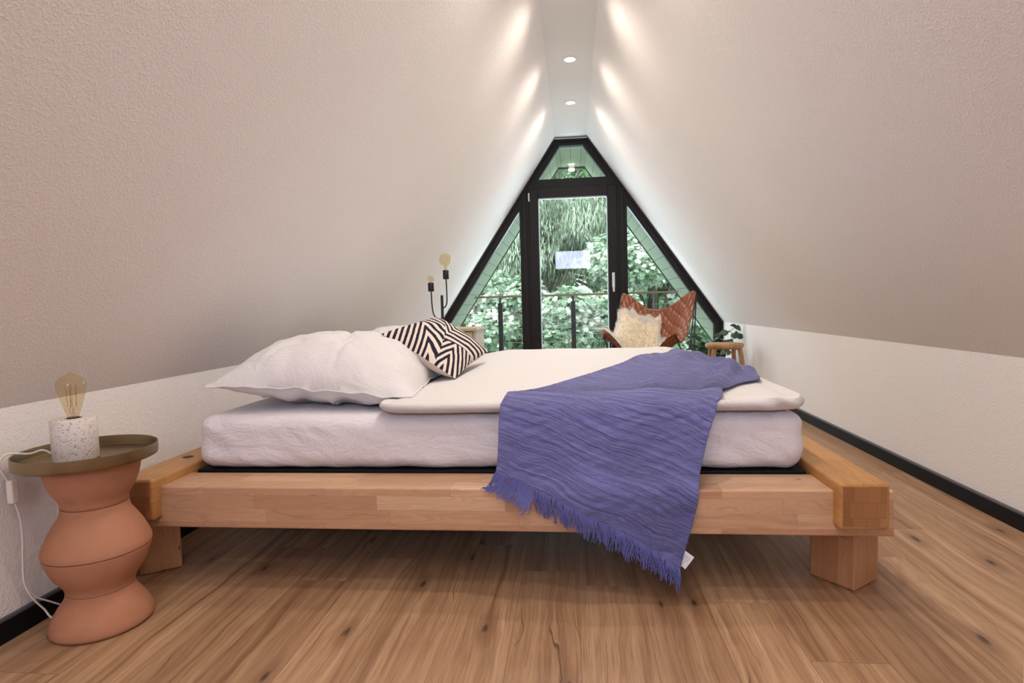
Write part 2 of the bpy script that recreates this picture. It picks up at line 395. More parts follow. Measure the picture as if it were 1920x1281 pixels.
# ---------------------------------------------------------------- the room shell
def quad(name, pts, thick, mat, kind='structure'):
    a, b, c, d = [Vector(p) for p in pts]; n = (b-a).cross(c-a).normalized()*abs(thick)
    if n.dot((a+b+c+d)/4-Vector((0.02, (a.y+c.y)/2, 1.2))) < 0: n = -n      # always outwards from the room
    bm = bmesh.new(); A = [bm.verts.new(p) for p in (a, b, c, d)]; B = [bm.verts.new(p+n) for p in (a, b, c, d)]
    bm.faces.new(A); bm.faces.new(B[::-1])
    for i in range(4): bm.faces.new((A[i], B[i], B[(i+1) % 4], A[(i+1) % 4]))
    return tag(bm_obj(name, bm, mat), kind=kind)
t = .12
quad('floor', [(XL-.1, YB-.1, 0), (XL-.1, YW+.02, 0), (XR+.1, YW+.02, 0), (XR+.1, YB-.1, 0)], .15, M_floor)
quad('wall_left', [(XL, YB, 0), (XL, YB, ZK), (XL, YW, ZK), (XL, YW, 0)], -t, M_plaster)
quad('wall_right', [(XR, YB, 0), (XR, YW, 0), (XR, YW, ZK), (XR, YB, ZK)], -t, M_plaster)
quad('wall_slope_left', [(XL, YB, ZK), (CL, YB, HC), (CL, YW, HC), (XL, YW, ZK)], -t, M_plaster)
quad('wall_slope_right', [(XR, YB, ZK), (XR, YW, ZK), (CR, YW, HC), (CR, YB, HC)], -t, M_plaster)
quad('ceiling', [(CL-.1, YB, HC), (CR+.1, YB, HC), (CR+.1, YW, HC), (CL-.1, YW, HC)], -t, M_strip)
def zl(x): return ZK+(x-XL)*SLL
def zr(x): return ZK+(XR-x)*SLR
# rear gable with its daylight window
poly_bk = [(XL-.05, 0), (XR+.05, 0), (XR+.05, ZK), (CR+.03, HC+.03), (CL-.03, HC+.03), (XL-.05, ZK)]
tag(poly_prism('wall_back', poly_bk, YB-.12, YB, M_plaster), kind='structure')
w2 = bpy.data.objects.new('window_2', None); C.objects.link(w2); w2.location = (0, YB, 2.17); tag(w2, kind='structure')
bm = bmesh.new()
for b in ((-.56, -.495, 1.86, 2.48), (.495, .56, 1.86, 2.48), (-.495, .495, 1.86, 1.915), (-.495, .495, 2.425, 2.48)): add_box(bm, b[0], b[1], YB, YB+.14, b[2], b[3])
bm_obj('window_frame', bm, M_frame, w2)
M_sky = bpy.data.materials.new('daylit_pane'); M_sky.use_nodes = True; pb = M_sky.node_tree.nodes['Principled BSDF']; pb.inputs['Emission Color'].default_value = (.75, .82, 1, 1); pb.inputs['Emission Strength'].default_value = 1.0
box('window_pane', -.495, .495, YB+.01, YB+.03, 1.915, 2.425, M_sky, w2)
# skirting boards
def skirting(name, x0, x1, y0, y1, sx):
    bm = bmesh.new(); add_box(bm, x0, x1, y0, y1, 0.0, .062); o = tag(bm_obj(name, bm, M_black), kind='structure')
    cx0, cx1 = (x0, x1)
    box('skirting_cap', cx0, cx1, y0, y1, .0625, .070, M_capstrip, o)
skirting('baseboard_right', XR-.016, XR-.0005, YB+.01, YW-.05, 1)
skirting('baseboard_left', XL+.0005, XL+.014, YB+.01, YW-.05, -1)
# white stair partition edge close to the camera, right
box_o = box('trim_1', .642, .74, .80, .90, 0, 1.05, M_white, None, .008); tag(box_o, kind='structure')
# recessed downlights in the ceiling strip
for i, y in enumerate(LIGHT_Y):
    vis = i < 2
    e = empty('ceiling_downlight', (.010, y, HC), 'round recessed ceiling downlight, %s from the gable window along the ceiling strip' % ('nearest', 'second', 'third', 'fourth', 'fifth', 'sixth', 'seventh', 'eighth')[i], 'downlight', 'recessed downlights in the ceiling strip')
    lathe('trim_ring', [(.040, -.001), (.042, -.006), (.052, -.005), (.054, 0)], (.010, y, HC), M_white, e, 32)
    lathe('lens', [(0, -.004), (.041, -.004)], (.010, y, HC), M_emit, e, 24)
    L = light('downlight_beam', 'SPOT', (.010, y, HC-.012), SPOT_E, SPOT_C, spot_size=math.radians(162), spot_blend=1.0, shadow_soft_size=.045)
# ---------------------------------------------------------------- gable window and balcony door
def sl_off(side, d):   # frame outline offset inwards by d
    s = SLL if side < 0 else SLR; return d*math.sqrt(1+s*s)
FW = .094; Y0, Y1 = YW-.03, YW+.05; ZT = 2.827
def zLf(x, d=0): return zl(x)-sl_off(-1, d)
def zRf(x, d=0): return zr(x)-sl_off(1, d)
def xLz(z, d=0): return XL+(z+sl_off(-1, d)-ZK)/SLL
def xRz(z, d=0): return XR-(z+sl_off(1, d)-ZK)/SLR
win = bpy.data.objects.new('window_1', None); C.objects.link(win); win.location = (0.03, YW, 0); tag(win, kind='structure')
e_ = .004
bm = bmesh.new()
def prism_into(bm, pts, y0, y1):
    a = [bm.verts.new((x, y0, z)) for x, z in pts]; b = [bm.verts.new((x, y1, z)) for x, z in pts]; n = len(pts)
    bm.faces.new(a); bm.faces.new(b[::-1])
    for i in range(n): bm.faces.new((a[i], b[i], b[(i+1) % n], a[(i+1) % n]))
ztop = ZT; ip = ZT-.072
zki = ZK-.03
prism_into(bm, [(XL+e_, .0), (XL+e_, ZK), (xLz(ztop, e_), ztop), (xLz(ip, FW), ip), (XL+FW, zLf(XL+FW, FW)), (XL+FW, 0)], Y0, Y1)
prism_into(bm, [(XR-e_, .0), (XR-e_, ZK), (xRz(ztop, e_), ztop), (xRz(ip, FW), ip), (XR-FW, zRf(XR-FW, FW)), (XR-FW, 0)], Y0, Y1)
prism_into(bm, [(xLz(ztop, e_), ztop), (xRz(ztop, e_), ztop), (xRz(ip, FW), ip), (xLz(ip, FW), ip)], Y0, Y1)
prism_into(bm, [(XL+FW, 0), (XR-FW, 0), (XR-FW, .08), (XL+FW, .08)], Y0, Y1)
bm_obj('outer_frame', bm, M_frame, win)
# stepped outer lip
bm = bmesh.new(); LP = .028
prism_into(bm, [(XL+e_, 0), (XL+e_, ZK), (xLz(ztop, e_), ztop), (xLz(ztop-.024, LP), ztop-.024), (XL+LP, zLf(XL+LP, LP)), (XL+LP, 0)], Y0-.022, Y0)
prism_into(bm, [(XR-e_, 0), (XR-e_, ZK), (xRz(ztop, e_), ztop), (xRz(ztop-.024, LP), ztop-.024), (XR-LP, zRf(XR-LP, LP)), (XR-LP, 0)], Y0-.022, Y0)
prism_into(bm, [(xLz(ztop, e_), ztop), (xRz(ztop, e_), ztop), (xRz(ztop-.024, LP), ztop-.024), (xLz(ztop-.024, LP), ztop-.024)], Y0-.022, Y0)
bm_obj('cover_lip', bm, M_frame, win)
bm = bmesh.new(); prism_into(bm, [(xLz(2.276, FW*.5), 2.276), (xRz(2.276, FW*.5), 2.276), (xRz(2.38, FW*.5), 2.38), (xLz(2.38, FW*.5), 2.38)], Y0+.004, Y1)
bm_obj('transom', bm, M_frame, win)
for x0, x1 in ((-.615, -.494), (.514, .636)):
    bm = bmesh.new(); add_box(bm, x0, x1, Y0+.004, Y1, .0, 2.29, .004, 1)
    add_box(bm, x0+.035, x1-.035, Y0-.008, Y0+.006, .0, 2.26, .003, 1); bm_obj('mullion', bm, M_frame, win)
YG = YW+.02
def pane(name, pts): return poly_prism(name, pts, YG, YG+.004, M_pane, win)
pane('upper_pane', [(xLz(2.375, FW-.01), 2.375), (xRz(2.375, FW-.01), 2.375), (xRz(ip+.01, FW-.01), ip+.01), (xLz(ip+.01, FW-.01), ip+.01)])
pane('left_pane', [(XL+FW-.01, .075), (-.61, .075), (-.61, zLf(-.61, FW-.01)), (XL+FW-.01, zLf(XL+FW-.01, FW-.01))])
pane('right_pane', [(XR-FW+.01, .075), (.631, .075), (.631, zRf(.631, FW-.01)), (XR-FW+.01, zRf(XR-FW+.01, FW-.01))])
door = bpy.data.objects.new('door_1', None); C.objects.link(door); door.location = (0.01, YW, 0.03); tag(door, kind='structure')
bm = bmesh.new(); yd0, yd1 = Y0-.014, Y0+.05
for b in ((-.498, -.390, .03, 2.282), (.411, .518, .03, 2.282)): add_box(bm, b[0], b[1], yd0, yd1, b[2], b[3], .004, 1)
add_box(bm, -.390, .411, yd0, yd1, 2.162, 2.282, .004, 1); add_box(bm, -.390, .411, yd0, yd1, .03, .16, .004, 1)
bm_obj('door_sash', bm, M_frame, door)
bm = bmesh.new()
for b in ((-.391, -.383, .16, 2.165), (.404, .412, .16, 2.165)): add_box(bm, b[0], b[1], YG-.02, YG+.01, b[2], b[3])
add_box(bm, -.39, .41, YG-.02, YG+.01, 2.156, 2.164)
bm_obj('glazing_bead', bm, Mat('pale_spacer', (.45, .50, .48), .4, .3).m, door)
poly_prism('door_pane', [(-.392, .155), (.413, .155), (.413, 2.166), (-.392, 2.166)], YG, YG+.004, M_pane, door)
bm = bmesh.new(); add_box(bm, .452, .484, yd0-.012, yd0, 1.10, 1.27, .003); add_box(bm, .455, .481, yd0-.035, yd0-.012, 1.225, 1.25, .003); add_box(bm, .457, .479, yd0-.045, yd0-.028, 1.045, 1.25, .006)
tag(bm_obj('door_handle', bm, M_white, door), 'white lever handle')
bm = bmesh.new(); add_tube(bm, [(-.497, yd0-.008, 2.13), (-.497, yd0-.008, 2.225)], .009, 8); tag(bm_obj('hinge', bm, M_white, door), 'white hinge cap')
# ---------------------------------------------------------------- outside: eave, balcony, railing
YE = 8.44
quad('trim_eave_left', [(XL-.35, YW+.06, ZK-.35*SLL), (CL, YW+.06, HC), (CL, YE, HC), (XL-.35, YE, ZK-.35*SLL)], -.06, M_soffit)
quad('trim_eave_right', [(XR+.35, YW+.06, ZK-.35*SLR), (XR+.35, YE, ZK-.35*SLR), (CR, YE, HC), (CR, YW+.06, HC)], -.06, M_soffit)
quad('trim_eave_top', [(CL, YW+.06, HC), (CR, YW+.06, HC), (CR, YE, HC), (CL, YE, HC)], -.06, M_soffit)
bm = bmesh.new(); 
prism_into(bm, [(XL-.35, ZK-.35*SLL-.02), (CL, HC-.02), (CL-.02, HC+.10), (XL-.45, ZK-.35*SLL+.02)], YE, YE+.03)
prism_into(bm, [(XR+.35, ZK-.35*SLR-.02), (CR, HC-.02), (CR+.02, HC+.10), (XR+.45, ZK-.35*SLR+.02)], YE, YE+.03)
prism_into(bm, [(CL, HC-.02), (CR, HC-.02), (CR+.02, HC+.1), (CL-.02, HC+.1)], YE, YE+.03)
tag(bm_obj('trim_fascia', bm, M_fascia), kind='structure')
tag(box('floor_balcony', -2.2, 2.2, YW+.06, YE+.02, -.12, -.02, M_crate), kind='structure')
lampo = empty('outdoor_lamp', (.01, 8.38, HC), 'small white lamp under the eave tip outside the top pane', 'lamp')
box('lamp_body', -.035, .055, 8.34, 8.42, HC-.05, HC-.001, M_white, lampo, .006)
box('lamp_diffuser', -.030, .050, 8.335, 8.425, HC-.062, HC-.048, M_emit, lampo, .003)
rail = empty('balcony_railing', (0, 8.2, -.02), 'balcony railing outside with brown handrail, dark posts and steel cables', 'railing')
box('handrail', -1.40, 1.42, 8.17, 8.23, 1.030, 1.058, M_handrail, rail, .008)
for x in (-1.03, -.008, 1.035):
    bm = bmesh.new(); add_box(bm, x-.032, x+.032, 8.17, 8.23, -.02, .955, .004, 1); add_tube(bm, [(x, 8.2, .95), (x, 8.2, 1.032)], .013, 10)
    bm_obj('post', bm, M_postm, rail)
for k in range(9):
    z = .10+k*.098; s = .05
    tube('cable', [(-1.60+max(0, (z-.6))*.55, 8.2, z), (1.62-max(0, (z-.6))*.55, 8.2, z)], .0035, M_steel, rail, 6)
# ground and trees beyond
tag(box('ground', -30, 30, YE+.3, 60, -3.3, -3.2, M_grass), 'green lawn below the balcony', 'lawn', kind='structure')
def leaves(name, pos, nrm, size, outline, mat, parent, tint, droop=None):
    K = len(outline); N = len(pos)
    rnd = rng.normal(size=(N, 3)); nrm = nrm/np.linalg.norm(nrm, axis=1, keepdims=True)
    tdir = rnd if droop is None else droop+rnd*.18
    tdir = tdir-nrm*(tdir*nrm).sum(1, keepdims=True); tdir /= np.linalg.norm(tdir, axis=1, keepdims=True)+1e-9
    b = np.cross(nrm, tdir); O = np.array(outline)
    P = pos[:, None]+size[:, None, None]*(O[None, :, 0:1]*tdir[:, None]+O[None, :, 1:2]*b[:, None]+O[None, :, 2:3]*nrm[:, None])
    me = bpy.data.meshes.new(name); me.vertices.add(N*K); me.vertices.foreach_set('co', P.astype(np.float32).ravel())
    me.loops.add(N*K); me.loops.foreach_set('vertex_index', np.arange(N*K, dtype=np.int32))
    me.polygons.add(N); me.polygons.foreach_set('loop_start', np.arange(0, N*K, K, dtype=np.int32)); me.polygons.foreach_set('loop_total', np.full(N, K, dtype=np.int32))
    a = me.attributes.new('tint', 'FLOAT', 'POINT'); a.data.foreach_set('value', np.repeat(tint, K).astype(np.float32))
    me.update(calc_edges=True); return link(name, me, mat, parent)
MAPLE = [(0, 0, 0), (-.12, .32, .05), (.12, .28, .0), (.18, .55, .07), (.42, .30, 0), (.62, .36, .05), (.66, .12, 0), (1.0, 0, -.08), (.66, -.12, 0), (.62, -.36, .05), (.42, -.30, 0), (.18, -.55, .07), (.12, -.28, 0), (-.12, -.32, .05)]
OVAL = [(0, 0, 0), (.3, .22, .04), (.7, .2, .02), (1, 0, -.06), (.7, -.2, .02), (.3, -.22, .04)]
NEED = [(0, .03, 0), (.5, .075, .02), (1, 0, 0), (.5, -.075, .02), (0, -.03, 0)]
def tree(name, label, base, h, clusters, n, size, outline, mat, droop=False, trunk=.16):
    e = empty(name, base, label, 'tree', 'trees beyond the balcony')
    cl = np.array(clusters, float); wts = cl[:, 3]**2; wts /= wts.sum()
    k = rng.choice(len(cl), n, p=wts)
    d = rng.normal(size=(n, 3)); d /= np.linalg.norm(d, axis=1, keepdims=True)
    rad = cl[k, 3]*(.55+.5*rng.random(n)**.6)
    pos = cl[k, :3]+d*rad[:, None]*np.array([1, 1, .8])
    nr = d*.5+np.array([0, -.55, .75])+rng.normal(size=(n, 3))*.38
    sub = np.array([noise.noise(Vector(p*1.9)) for p in pos]); tint = np.clip(.45+.8*sub+.30*rng.normal(size=n), 0, 1)
    sz = size*(.7+.6*rng.random(n))
    if droop:
        nr = d*.4+np.array([0, -1, .15])+rng.normal(size=(n, 3))*.45
        leaves('foliage', pos, nr, sz, outline, mat, e, tint, np.tile(np.array([[0, 0, -1.0]]), (n, 1)))
    else: leaves('foliage', pos, nr, sz, outline, mat, e, tint)
    bm = bmesh.new(); b = Vector(base); top = b+Vector((.2, .1, h))
    add_tube(bm, spline([b, b+Vector((.1, 0, h*.4)), top], 6), [trunk*(1-.05*i) for i in range(13)], 10)
    for c in cl[::2]: 
        s = b+Vector((.12, .05, max(.5, min(h*.8, (c[2]-b.z)*.6)))); q = Vector(c[:3]); add_tube(bm, spline([s, (s+q)/2+Vector((0, 0, -.15)), q], 4), [.06-.005*i for i in range(9)], 6)
    bm_obj('trunk', bm, M_bark, e, True)
    return e
def cl_grid(x0, x1, y0, y1, z0, z1, r, n, seed):
    q = np.random.default_rng(seed); return [(q.uniform(x0, x1), q.uniform(y0, y1), q.uniform(z0, z1), r*q.uniform(.7, 1.3)) for _ in range(n)]
tree('maple_tree', 'broad-leaved tree with large pale green leaves filling the right of the glass door', (1.5, 12.2, -3.2), 6.5, cl_grid(.55, 3.4, 11.7, 12.9, -1.4, 3.4, .62, 34, 1), 30000, .105, MAPLE, M_leafA)
tree('weeping_conifer', 'grey-green conifer with drooping branches behind the upper half of the glass door', (-.9, 15.0, -3.2), 8.5, cl_grid(-2.9, 1.7, 14.4, 15.8, -.4, 5.8, .80, 38, 2), 60000, .17, NEED, M_leafB, True, .22)
tree('maple_tree', 'low broad-leaved tree with dense green leaves behind the left window pane', (-2.4, 11.4, -3.2), 5.0, cl_grid(-3.6, -.75, 11.4, 12.4, -2.2, 1.7, .58, 34, 3), 30000, .10, MAPLE, M_leafA)
tree('young_maple_tree', 'pale young broad-leaved tree at railing height behind the centre of the glass door', (-.1, 10.1, -3.2), 3.8, cl_grid(-.7, .9, 9.9, 10.3, -2.0, .95, .42, 22, 4), 15000, .10, MAPLE, M_leafA, trunk=.09)
tree('beech_tree', 'dark green tree standing farthest back across the whole window', (2.4, 18.7, -3.2), 9, cl_grid(-6.8, 7.5, 17.9, 19.5, -2.0, 7.5, 1.25, 60, 5), 30000, .24, OVAL, M_leafC, trunk=.3)
# ---------------------------------------------------------------- bed frame
bed = empty('bed_frame', (-.32, 2.85, 0), 'low double bed frame of thick glued timber beams on block legs', 'bed')
box('front_rail', -1.555, .930, 1.80, 1.972, .2034, .3425, M_beech, bed, .005)
box('rear_rail', -1.555, .930, 3.80, 3.97, .2034, .3425, M_beech, bed, .005)
def side_beam(x0, x1, flip):
    bm = bmesh.new(); add_box(bm, x0, x1, 1.76, 4.01, .238, .3765, .010, 3)
    bmesh.ops.recalc_face_normals(bm, faces=bm.faces)
    for f in bm.faces:
        if abs(f.normal.y) > .9 and f.calc_area() > .002: f.material_index = 1
    return bm_obj('side_beam', bm, [M_honey, M_end], bed)
sb = side_beam(-1.540, -1.398, 0); side_beam(.757, .898, 1)
bm = bmesh.new(); add_lathe(bm, [(0, .0008), (.019, .0008), (.020, 0)], (-1.476, 2.058, .3765), 24); tag(bm_obj('hole_cap', bm, Mat('dark_cap', (.05, .025, .012), .6).m, bed), 'dark round cap let into the left beam')
def leg(cx, cy, s, ang):
    bm = bmesh.new(); add_box(bm, cx-s/2, cx+s/2, cy-s/2, cy+s/2, 0.001, .203, .004, 1, rz=ang); bm_obj('leg', bm, M_leg, bed)
a_ = math.atan2(-.118, .09)
leg(.861, 1.968, .145, math.radians(38)); leg(-1.532, 1.952, .132, math.radians(38)); leg(.861, 3.80, .145, math.radians(38)); leg(-1.532, 3.80, .132, math.radians(38))
box('slatted_base', -1.39, .75, 1.985, 3.79, .30, .348, M_black, bed, .004)
# ---------------------------------------------------------------- mattress, duvet
def mfn(p, up):
    x, y, z = p
    s = .010*nz(x*2.2, y*2.2, z*4+5)+.006*nz(x*7+2, y*7, z*9)
    front = max(0, min(1, (2.05-y)/.1)); 
    w = front*(.006*math.sin(x*9+nz(x*2, 0, z*6)*4+z*30)+.007*nz(x*14+z*20, 1, z*12))
    zz = z+.004*nz(x*3, y*3, 1)
    if z < .38: zz += .006*nz(x*9, 3, 2)
    tuck = max(0, min(1, (.40-z)/.05))*.012*(1+nz(x*11, 0, 9))
    return Vector((x+s*.7+.012*nz(y*6, z*12, 3)*max(0, min(1, (x-.66)/.06))*2.2, y-w+tuck*front+s*.3, max(zz, .3485)))
mat_o = soft_slab('mattress', -1.386, .748, 1.975, 3.775, .349, .545, .055, .05, mfn, M_sheet, None, (170, 90, 18))
tag(mat_o, 'thick mattress in a white fitted sheet lying on the timber bed frame', 'mattress')
def duvet_lift(x, y):
    a = max(0, min(1, (y-1.92)/.75)); a = a*a*(3-2*a)
    b = max(0, min(1, (x+.69)/.30)); c = max(0, min(1, (.74-x)/.22)); b = b*b*(3-2*b); c = c*c*(3-2*c)
    d = max(0, min(1, (3.86-y)/.3))
    return (.038*a*b*c*(.5+.5*d)+.010*nz(x*1.7+4, y*1.7, 2)*a*c+.004*nz(x*6, y*3, 7)*c)*1.0+.012*max(0, min(1, (y-2.6)/1.0))*c*b
def dfn(p, up):
    x, y, z = p; q = max(0, (up+1)/2)
    z2 = z+duvet_lift(x, y)*q
    edge = max(0, min(1, (2.0-y)/.08)); zz = .008*nz(x*5, 0, z*14)
    right = max(0, min(1, (x-.55)/.2))
    # crumpled right end: pointed upper lip, gathered creases
    z2 += right*(.012*q-.010*(1-q)*max(0, (x-.66)/.1))+right*edge*.006*math.sin(x*55+z*60)
    x2 = x+.02*nz(y*3, z*9, 5)+right*.02*q*(1-q)*4*.5
    return Vector((x2, y-zz*(1+q)+edge*right*.013*math.sin(x*48+z*70+2*nz(x*9,z*9,1)), max(z2, .5505)))
DZ0, DZ1 = .5507, .597
duv = soft_slab('duvet', -.690, .742, 1.925, 3.88, DZ0, DZ1, .085, .030, dfn, M_duvet, None, (110, 110, 6))
tag(duv, 'white duvet spread over the right two thirds of the mattress', 'duvet')
# ---------------------------------------------------------------- pillows
def pillow(name, cx, cy, cz, hx, hy, hz, rz, tiltx, label, seed, group=None, tilty=0, sag=0):
    n = 60; Us = np.linspace(-1, 1, n+1)
    R = Matrix.Rotation(rz, 4, 'Z') @ Matrix.Rotation(tilty, 4, 'Y') @ Matrix.Rotation(tiltx, 4, 'X')
    bm = bmesh.new(); layers = []
    for sgn in (1, -1):
        g = []
        for i, u in enumerate(Us):
            row = []
            for j, v in enumerate(Us):
                if sgn < 0 and (i in (0, n) or j in (0, n)): row.append(layers[0][i][j]); continue
                a = (max(0, 1-abs(u)**2.6))**.62; b = (max(0, 1-abs(v)**2.6))**.62
                th = hz*a*b*(1.15 if sgn > 0 else .62)
                x = hx*u*(1-.075*(1-abs(v))**1.0*abs(u)**2); y = hy*v*(1-.075*(1-abs(u))*abs(v)**2)
                wr = .011*nz(u*3+seed, v*3, sgn)+.006*nz(u*8, v*8+seed, sgn*2)
                cr = .016*math.sin((u*7+v*2)*2+3*nz(u*2, v*2, seed))*(max(abs(u), abs(v))**2)*a*b-.020*max(0, 1-abs(nz(u*1.7+3, v*1.1, seed)+.1*v)*9)*a*b
                flop = -sag*(abs(u)**3+abs(v)**3)*.5
                rim = .010*nz(u*6+seed, v*6, 8)
                p = Vector((x, y, sgn*th+(wr+cr)*min(1, a*b*3)+flop+rim*(1-a*b)))
                p = R @ p; z = max(p.z+cz, FLOORZ(p.x+cx, p.y+cy))
                row.append(bm.verts.new((p.x+cx, p.y+cy, z)))
            g.append(row)
        layers.append(g)
        for i in range(n):
            for j in range(n):
                q = [g[i][j], g[i+1][j], g[i+1][j+1], g[i][j+1]]
                if len(set(q)) == 4: bm.faces.new(q if sgn > 0 else q[::-1])
    g = layers[0]; SEAMP = [g[i][0].co.copy() for i in range(n)]+[g[n][j].co.copy() for j in range(n)]+[g[i][n].co.copy() for i in range(n, 0, -1)]+[g[0][j].co.copy() for j in range(n, 0, -1)]
    o = bm_obj(name, bm, M_pillow, None, True)
    o2 = tag(o, label, 'pillow', group)
    # sewn seam round the pillow
    L = [q+(q-Vector((cx, cy, q.z))).normalized()*.004 for q in SEAMP]
    bm2 = bmesh.new(); add_tube(bm2, L+[L[0]], .0032, 6, False); bm_obj('seam', bm2, M_pillow, o, True)
    return o
def FLOORZ(x, y):
    k = max(0, min(1, (x+.735)/.07)); k = k*k*(3-2*k); return .5535+k*(DZ1+duvet_lift(x, y)-.5535+.003) if y > 1.9 else .5535
SEAM = []
pillow('pillow', -.985, 2.445, .647, .385, .42, .155, math.radians(2), math.radians(1), 'large plump white pillow nearest the viewer, over the left end of the mattress', 1.3, 'white pillows at the head of the bed', tilty=math.radians(4.5), sag=.02)
pillow('pillow', -.98, 3.30, .645, .40, .40, .150, math.radians(-3), math.radians(3), 'white pillow behind the near pillow and the striped cushion', 5.1, 'white pillows at the head of the bed', sag=.02)
# ---------------------------------------------------------------- striped cushion
cl_ = [Vector(p) for p in ((-.838, 2.47, .812), (-.502, 2.40, .620), (-.437, 2.93, .690), (-.718, 3.00, .872))]   # left, bottom, right, top
cush = empty('striped_cushion', (-.60, 2.70, .63), 'square cream cushion with black zigzag stripes leaning on the white pillows', 'cushion')
def stripes():
    m = Mat('cream_black_stripes', rough=.9, spec=.1); u, v, _ = m.xyz('UV')
    # pattern laid out over the cushion face: nested chevrons with broken axes
    X = u*133+v*112-u*v*51; Y = u*87-v*27-u*v*25      # measured from the left corner, in units of about 4 mm
    bl = (X+Y*.28-113).gt(0)                                # right of the first fold line
    a = (X*.82+Y*.57); b = (X*-.93+Y*.36)+150
    A = a.min(b+(-30))*1.0
    A = (X*.80-Y*.60-34).max((X*-.97-Y*.28)+92)
    # upper right: uprights that break into slanting bands
    B = (X*1.0-20).min(Y*-.90+X*.42+66)*1.0
    # lower right: second nest of chevrons
    Cc = (X*.97-Y*.18-118).max((X*-.25-Y*.97)+70)
    low = (Y-X*.42+12-3).gt(0)
    f = A*(1-bl)+bl*(B*(1-low)+Cc*low)
    wob = m.noise(m.vec(u*9, v*9), 1, 2)*2.2
    s = ((f+wob)/(8.0+2.0*(1-bl))).fract()
    k = (s-.5).abs().ss(.235, .265)
    weave = m.noise(m.vec(u*240, v*240), 1, 1)
    c = m.mix(k, (.78, .70, .61), (.022, .020, .040))
    m.set('Base Color', c); m.bump(k*.9+weave*.3, .5, .003); return m.m
M_stripes = stripes(); M_beige = cloth('beige_cushion_back', (.66, .56, .48), .12, 1.2)
nC = 56; Us = np.linspace(0, 1, nC+1)
nrm = (cl_[2]-cl_[0]).cross(cl_[3]-cl_[1]).normalized()
if nrm.z < 0: nrm = -nrm
for part, sg, mt in (('striped_face', 1, M_stripes), ('plain_back', -1, M_beige)):
    P = np.zeros((nC+1, nC+1, 3)); UV = np.zeros((nC+1, nC+1, 2))
    for i, u in enumerate(Us):
        for j, v in enumerate(Us):
            p = cl_[0]*(1-u)*(1-v)+cl_[1]*u*(1-v)+cl_[2]*u*v+cl_[3]*(1-u)*v
            cU, cV = 2*u-1, 2*v-1; a = max(0, 1-abs(cU)**2.4)**.55; b = max(0, 1-abs(cV)**2.4)**.55
            c0 = (cl_[0]+cl_[1]+cl_[2]+cl_[3])/4
            ins = 1-.07*((1-abs(cV))*abs(cU)**2+(1-abs(cU))*abs(cV)**2)
            p = c0+(p-c0)*ins
            hh = (.060 if sg > 0 else .085)*a*b+.006*nz(u*5, v*5, 3)*a*b
            p = p+nrm*(sg*hh)
            P[i, j] = p; UV[i, j] = (u, v)
    grid_mesh(part, P, mt, cush, UV)
# ---------------------------------------------------------------- blanket
def dtop(x, y): return DZ1+duvet_lift(x, y)+.012*max(0, min(1, (x-.55)/.2))
def ip_(x, xs, ys): return float(np.interp(x, xs, ys))
blk = empty('throw_blanket', (.1, 2.2, .62), 'blue crinkled muslin throw with fringe draped over the duvet and bed rail', 'blanket')
# left and right edges in plan on the duvet (from the front edge of the duvet back)
LE = spline([(-.236, 2.03, 0), (-.125, 2.11, 0), (.10, 2.42, 0), (.33, 2.83, 0), (.545, 3.30, 0)], 20)
RE = spline([(.492, 2.03, 0), (.518, 2.075, 0), (.585, 2.16, 0), (.700, 2.30, 0), (.735, 2.62, 0), (.715, 3.06, 0)], 16)
def samp(Cv, t): 
    f = t*(len(Cv)-1); i = min(int(f), len(Cv)-2); return Cv[i].lerp(Cv[i+1], f-i)
NS, NT1, NT2 = 130, 110, 120
def side_x(z, s):
    xl = ip_(z, [.05, .34, .41, .585, .609], [-.24, -.262, -.252, -.250, -.236]); xr = ip_(z, [.05, .10, .24, .336, .385, .48, .585, .609], [.300, .300, .340, .362, .372, .405, .452, .492])
    return xl*(1-s)+xr*s
def front_path(s, L):   # hanging part: from the duvet edge to the rail edge, then straight down
    pts = [(2.03, .609), (1.995, .605), (1.960, .598), (1.934, .587), (1.914, .572), (1.899, .550), (1.875, .505), (1.845, .44), (1.815, .378), (1.797, .353), (1.786, .335), (1.782, .30), (1.780, .05), (1.780, -.3)]
    d = 0
    for (y0, z0), (y1, z1) in zip(pts, pts[1:]):
        l = math.hypot(y1-y0, z1-z0)
        if d+l >= L: k = (L-d)/l; return y0+(y1-y0)*k, z0+(z1-z0)*k
        d += l
    return pts[-1]
def hemL(s): return ip_(s, [0, .10, .25, .5, .75, 1], [.333, .352, .396, .466, .540, .622])
def ridge(x, y):
    ph = (x*.86-y*.42)*24+4*nz(x*2, y*2, 1); ph2 = (x*.55-y*.75)*16+2.5*nz(x*2.3+5, y*2.3, 1)
    return max(0, math.sin(ph))**1.5+.8*max(0, math.sin(ph2))**2
P = np.zeros((NS+1, NT1+NT2+1, 3)); UV = np.zeros((NS+1, NT1+NT2+1, 2))
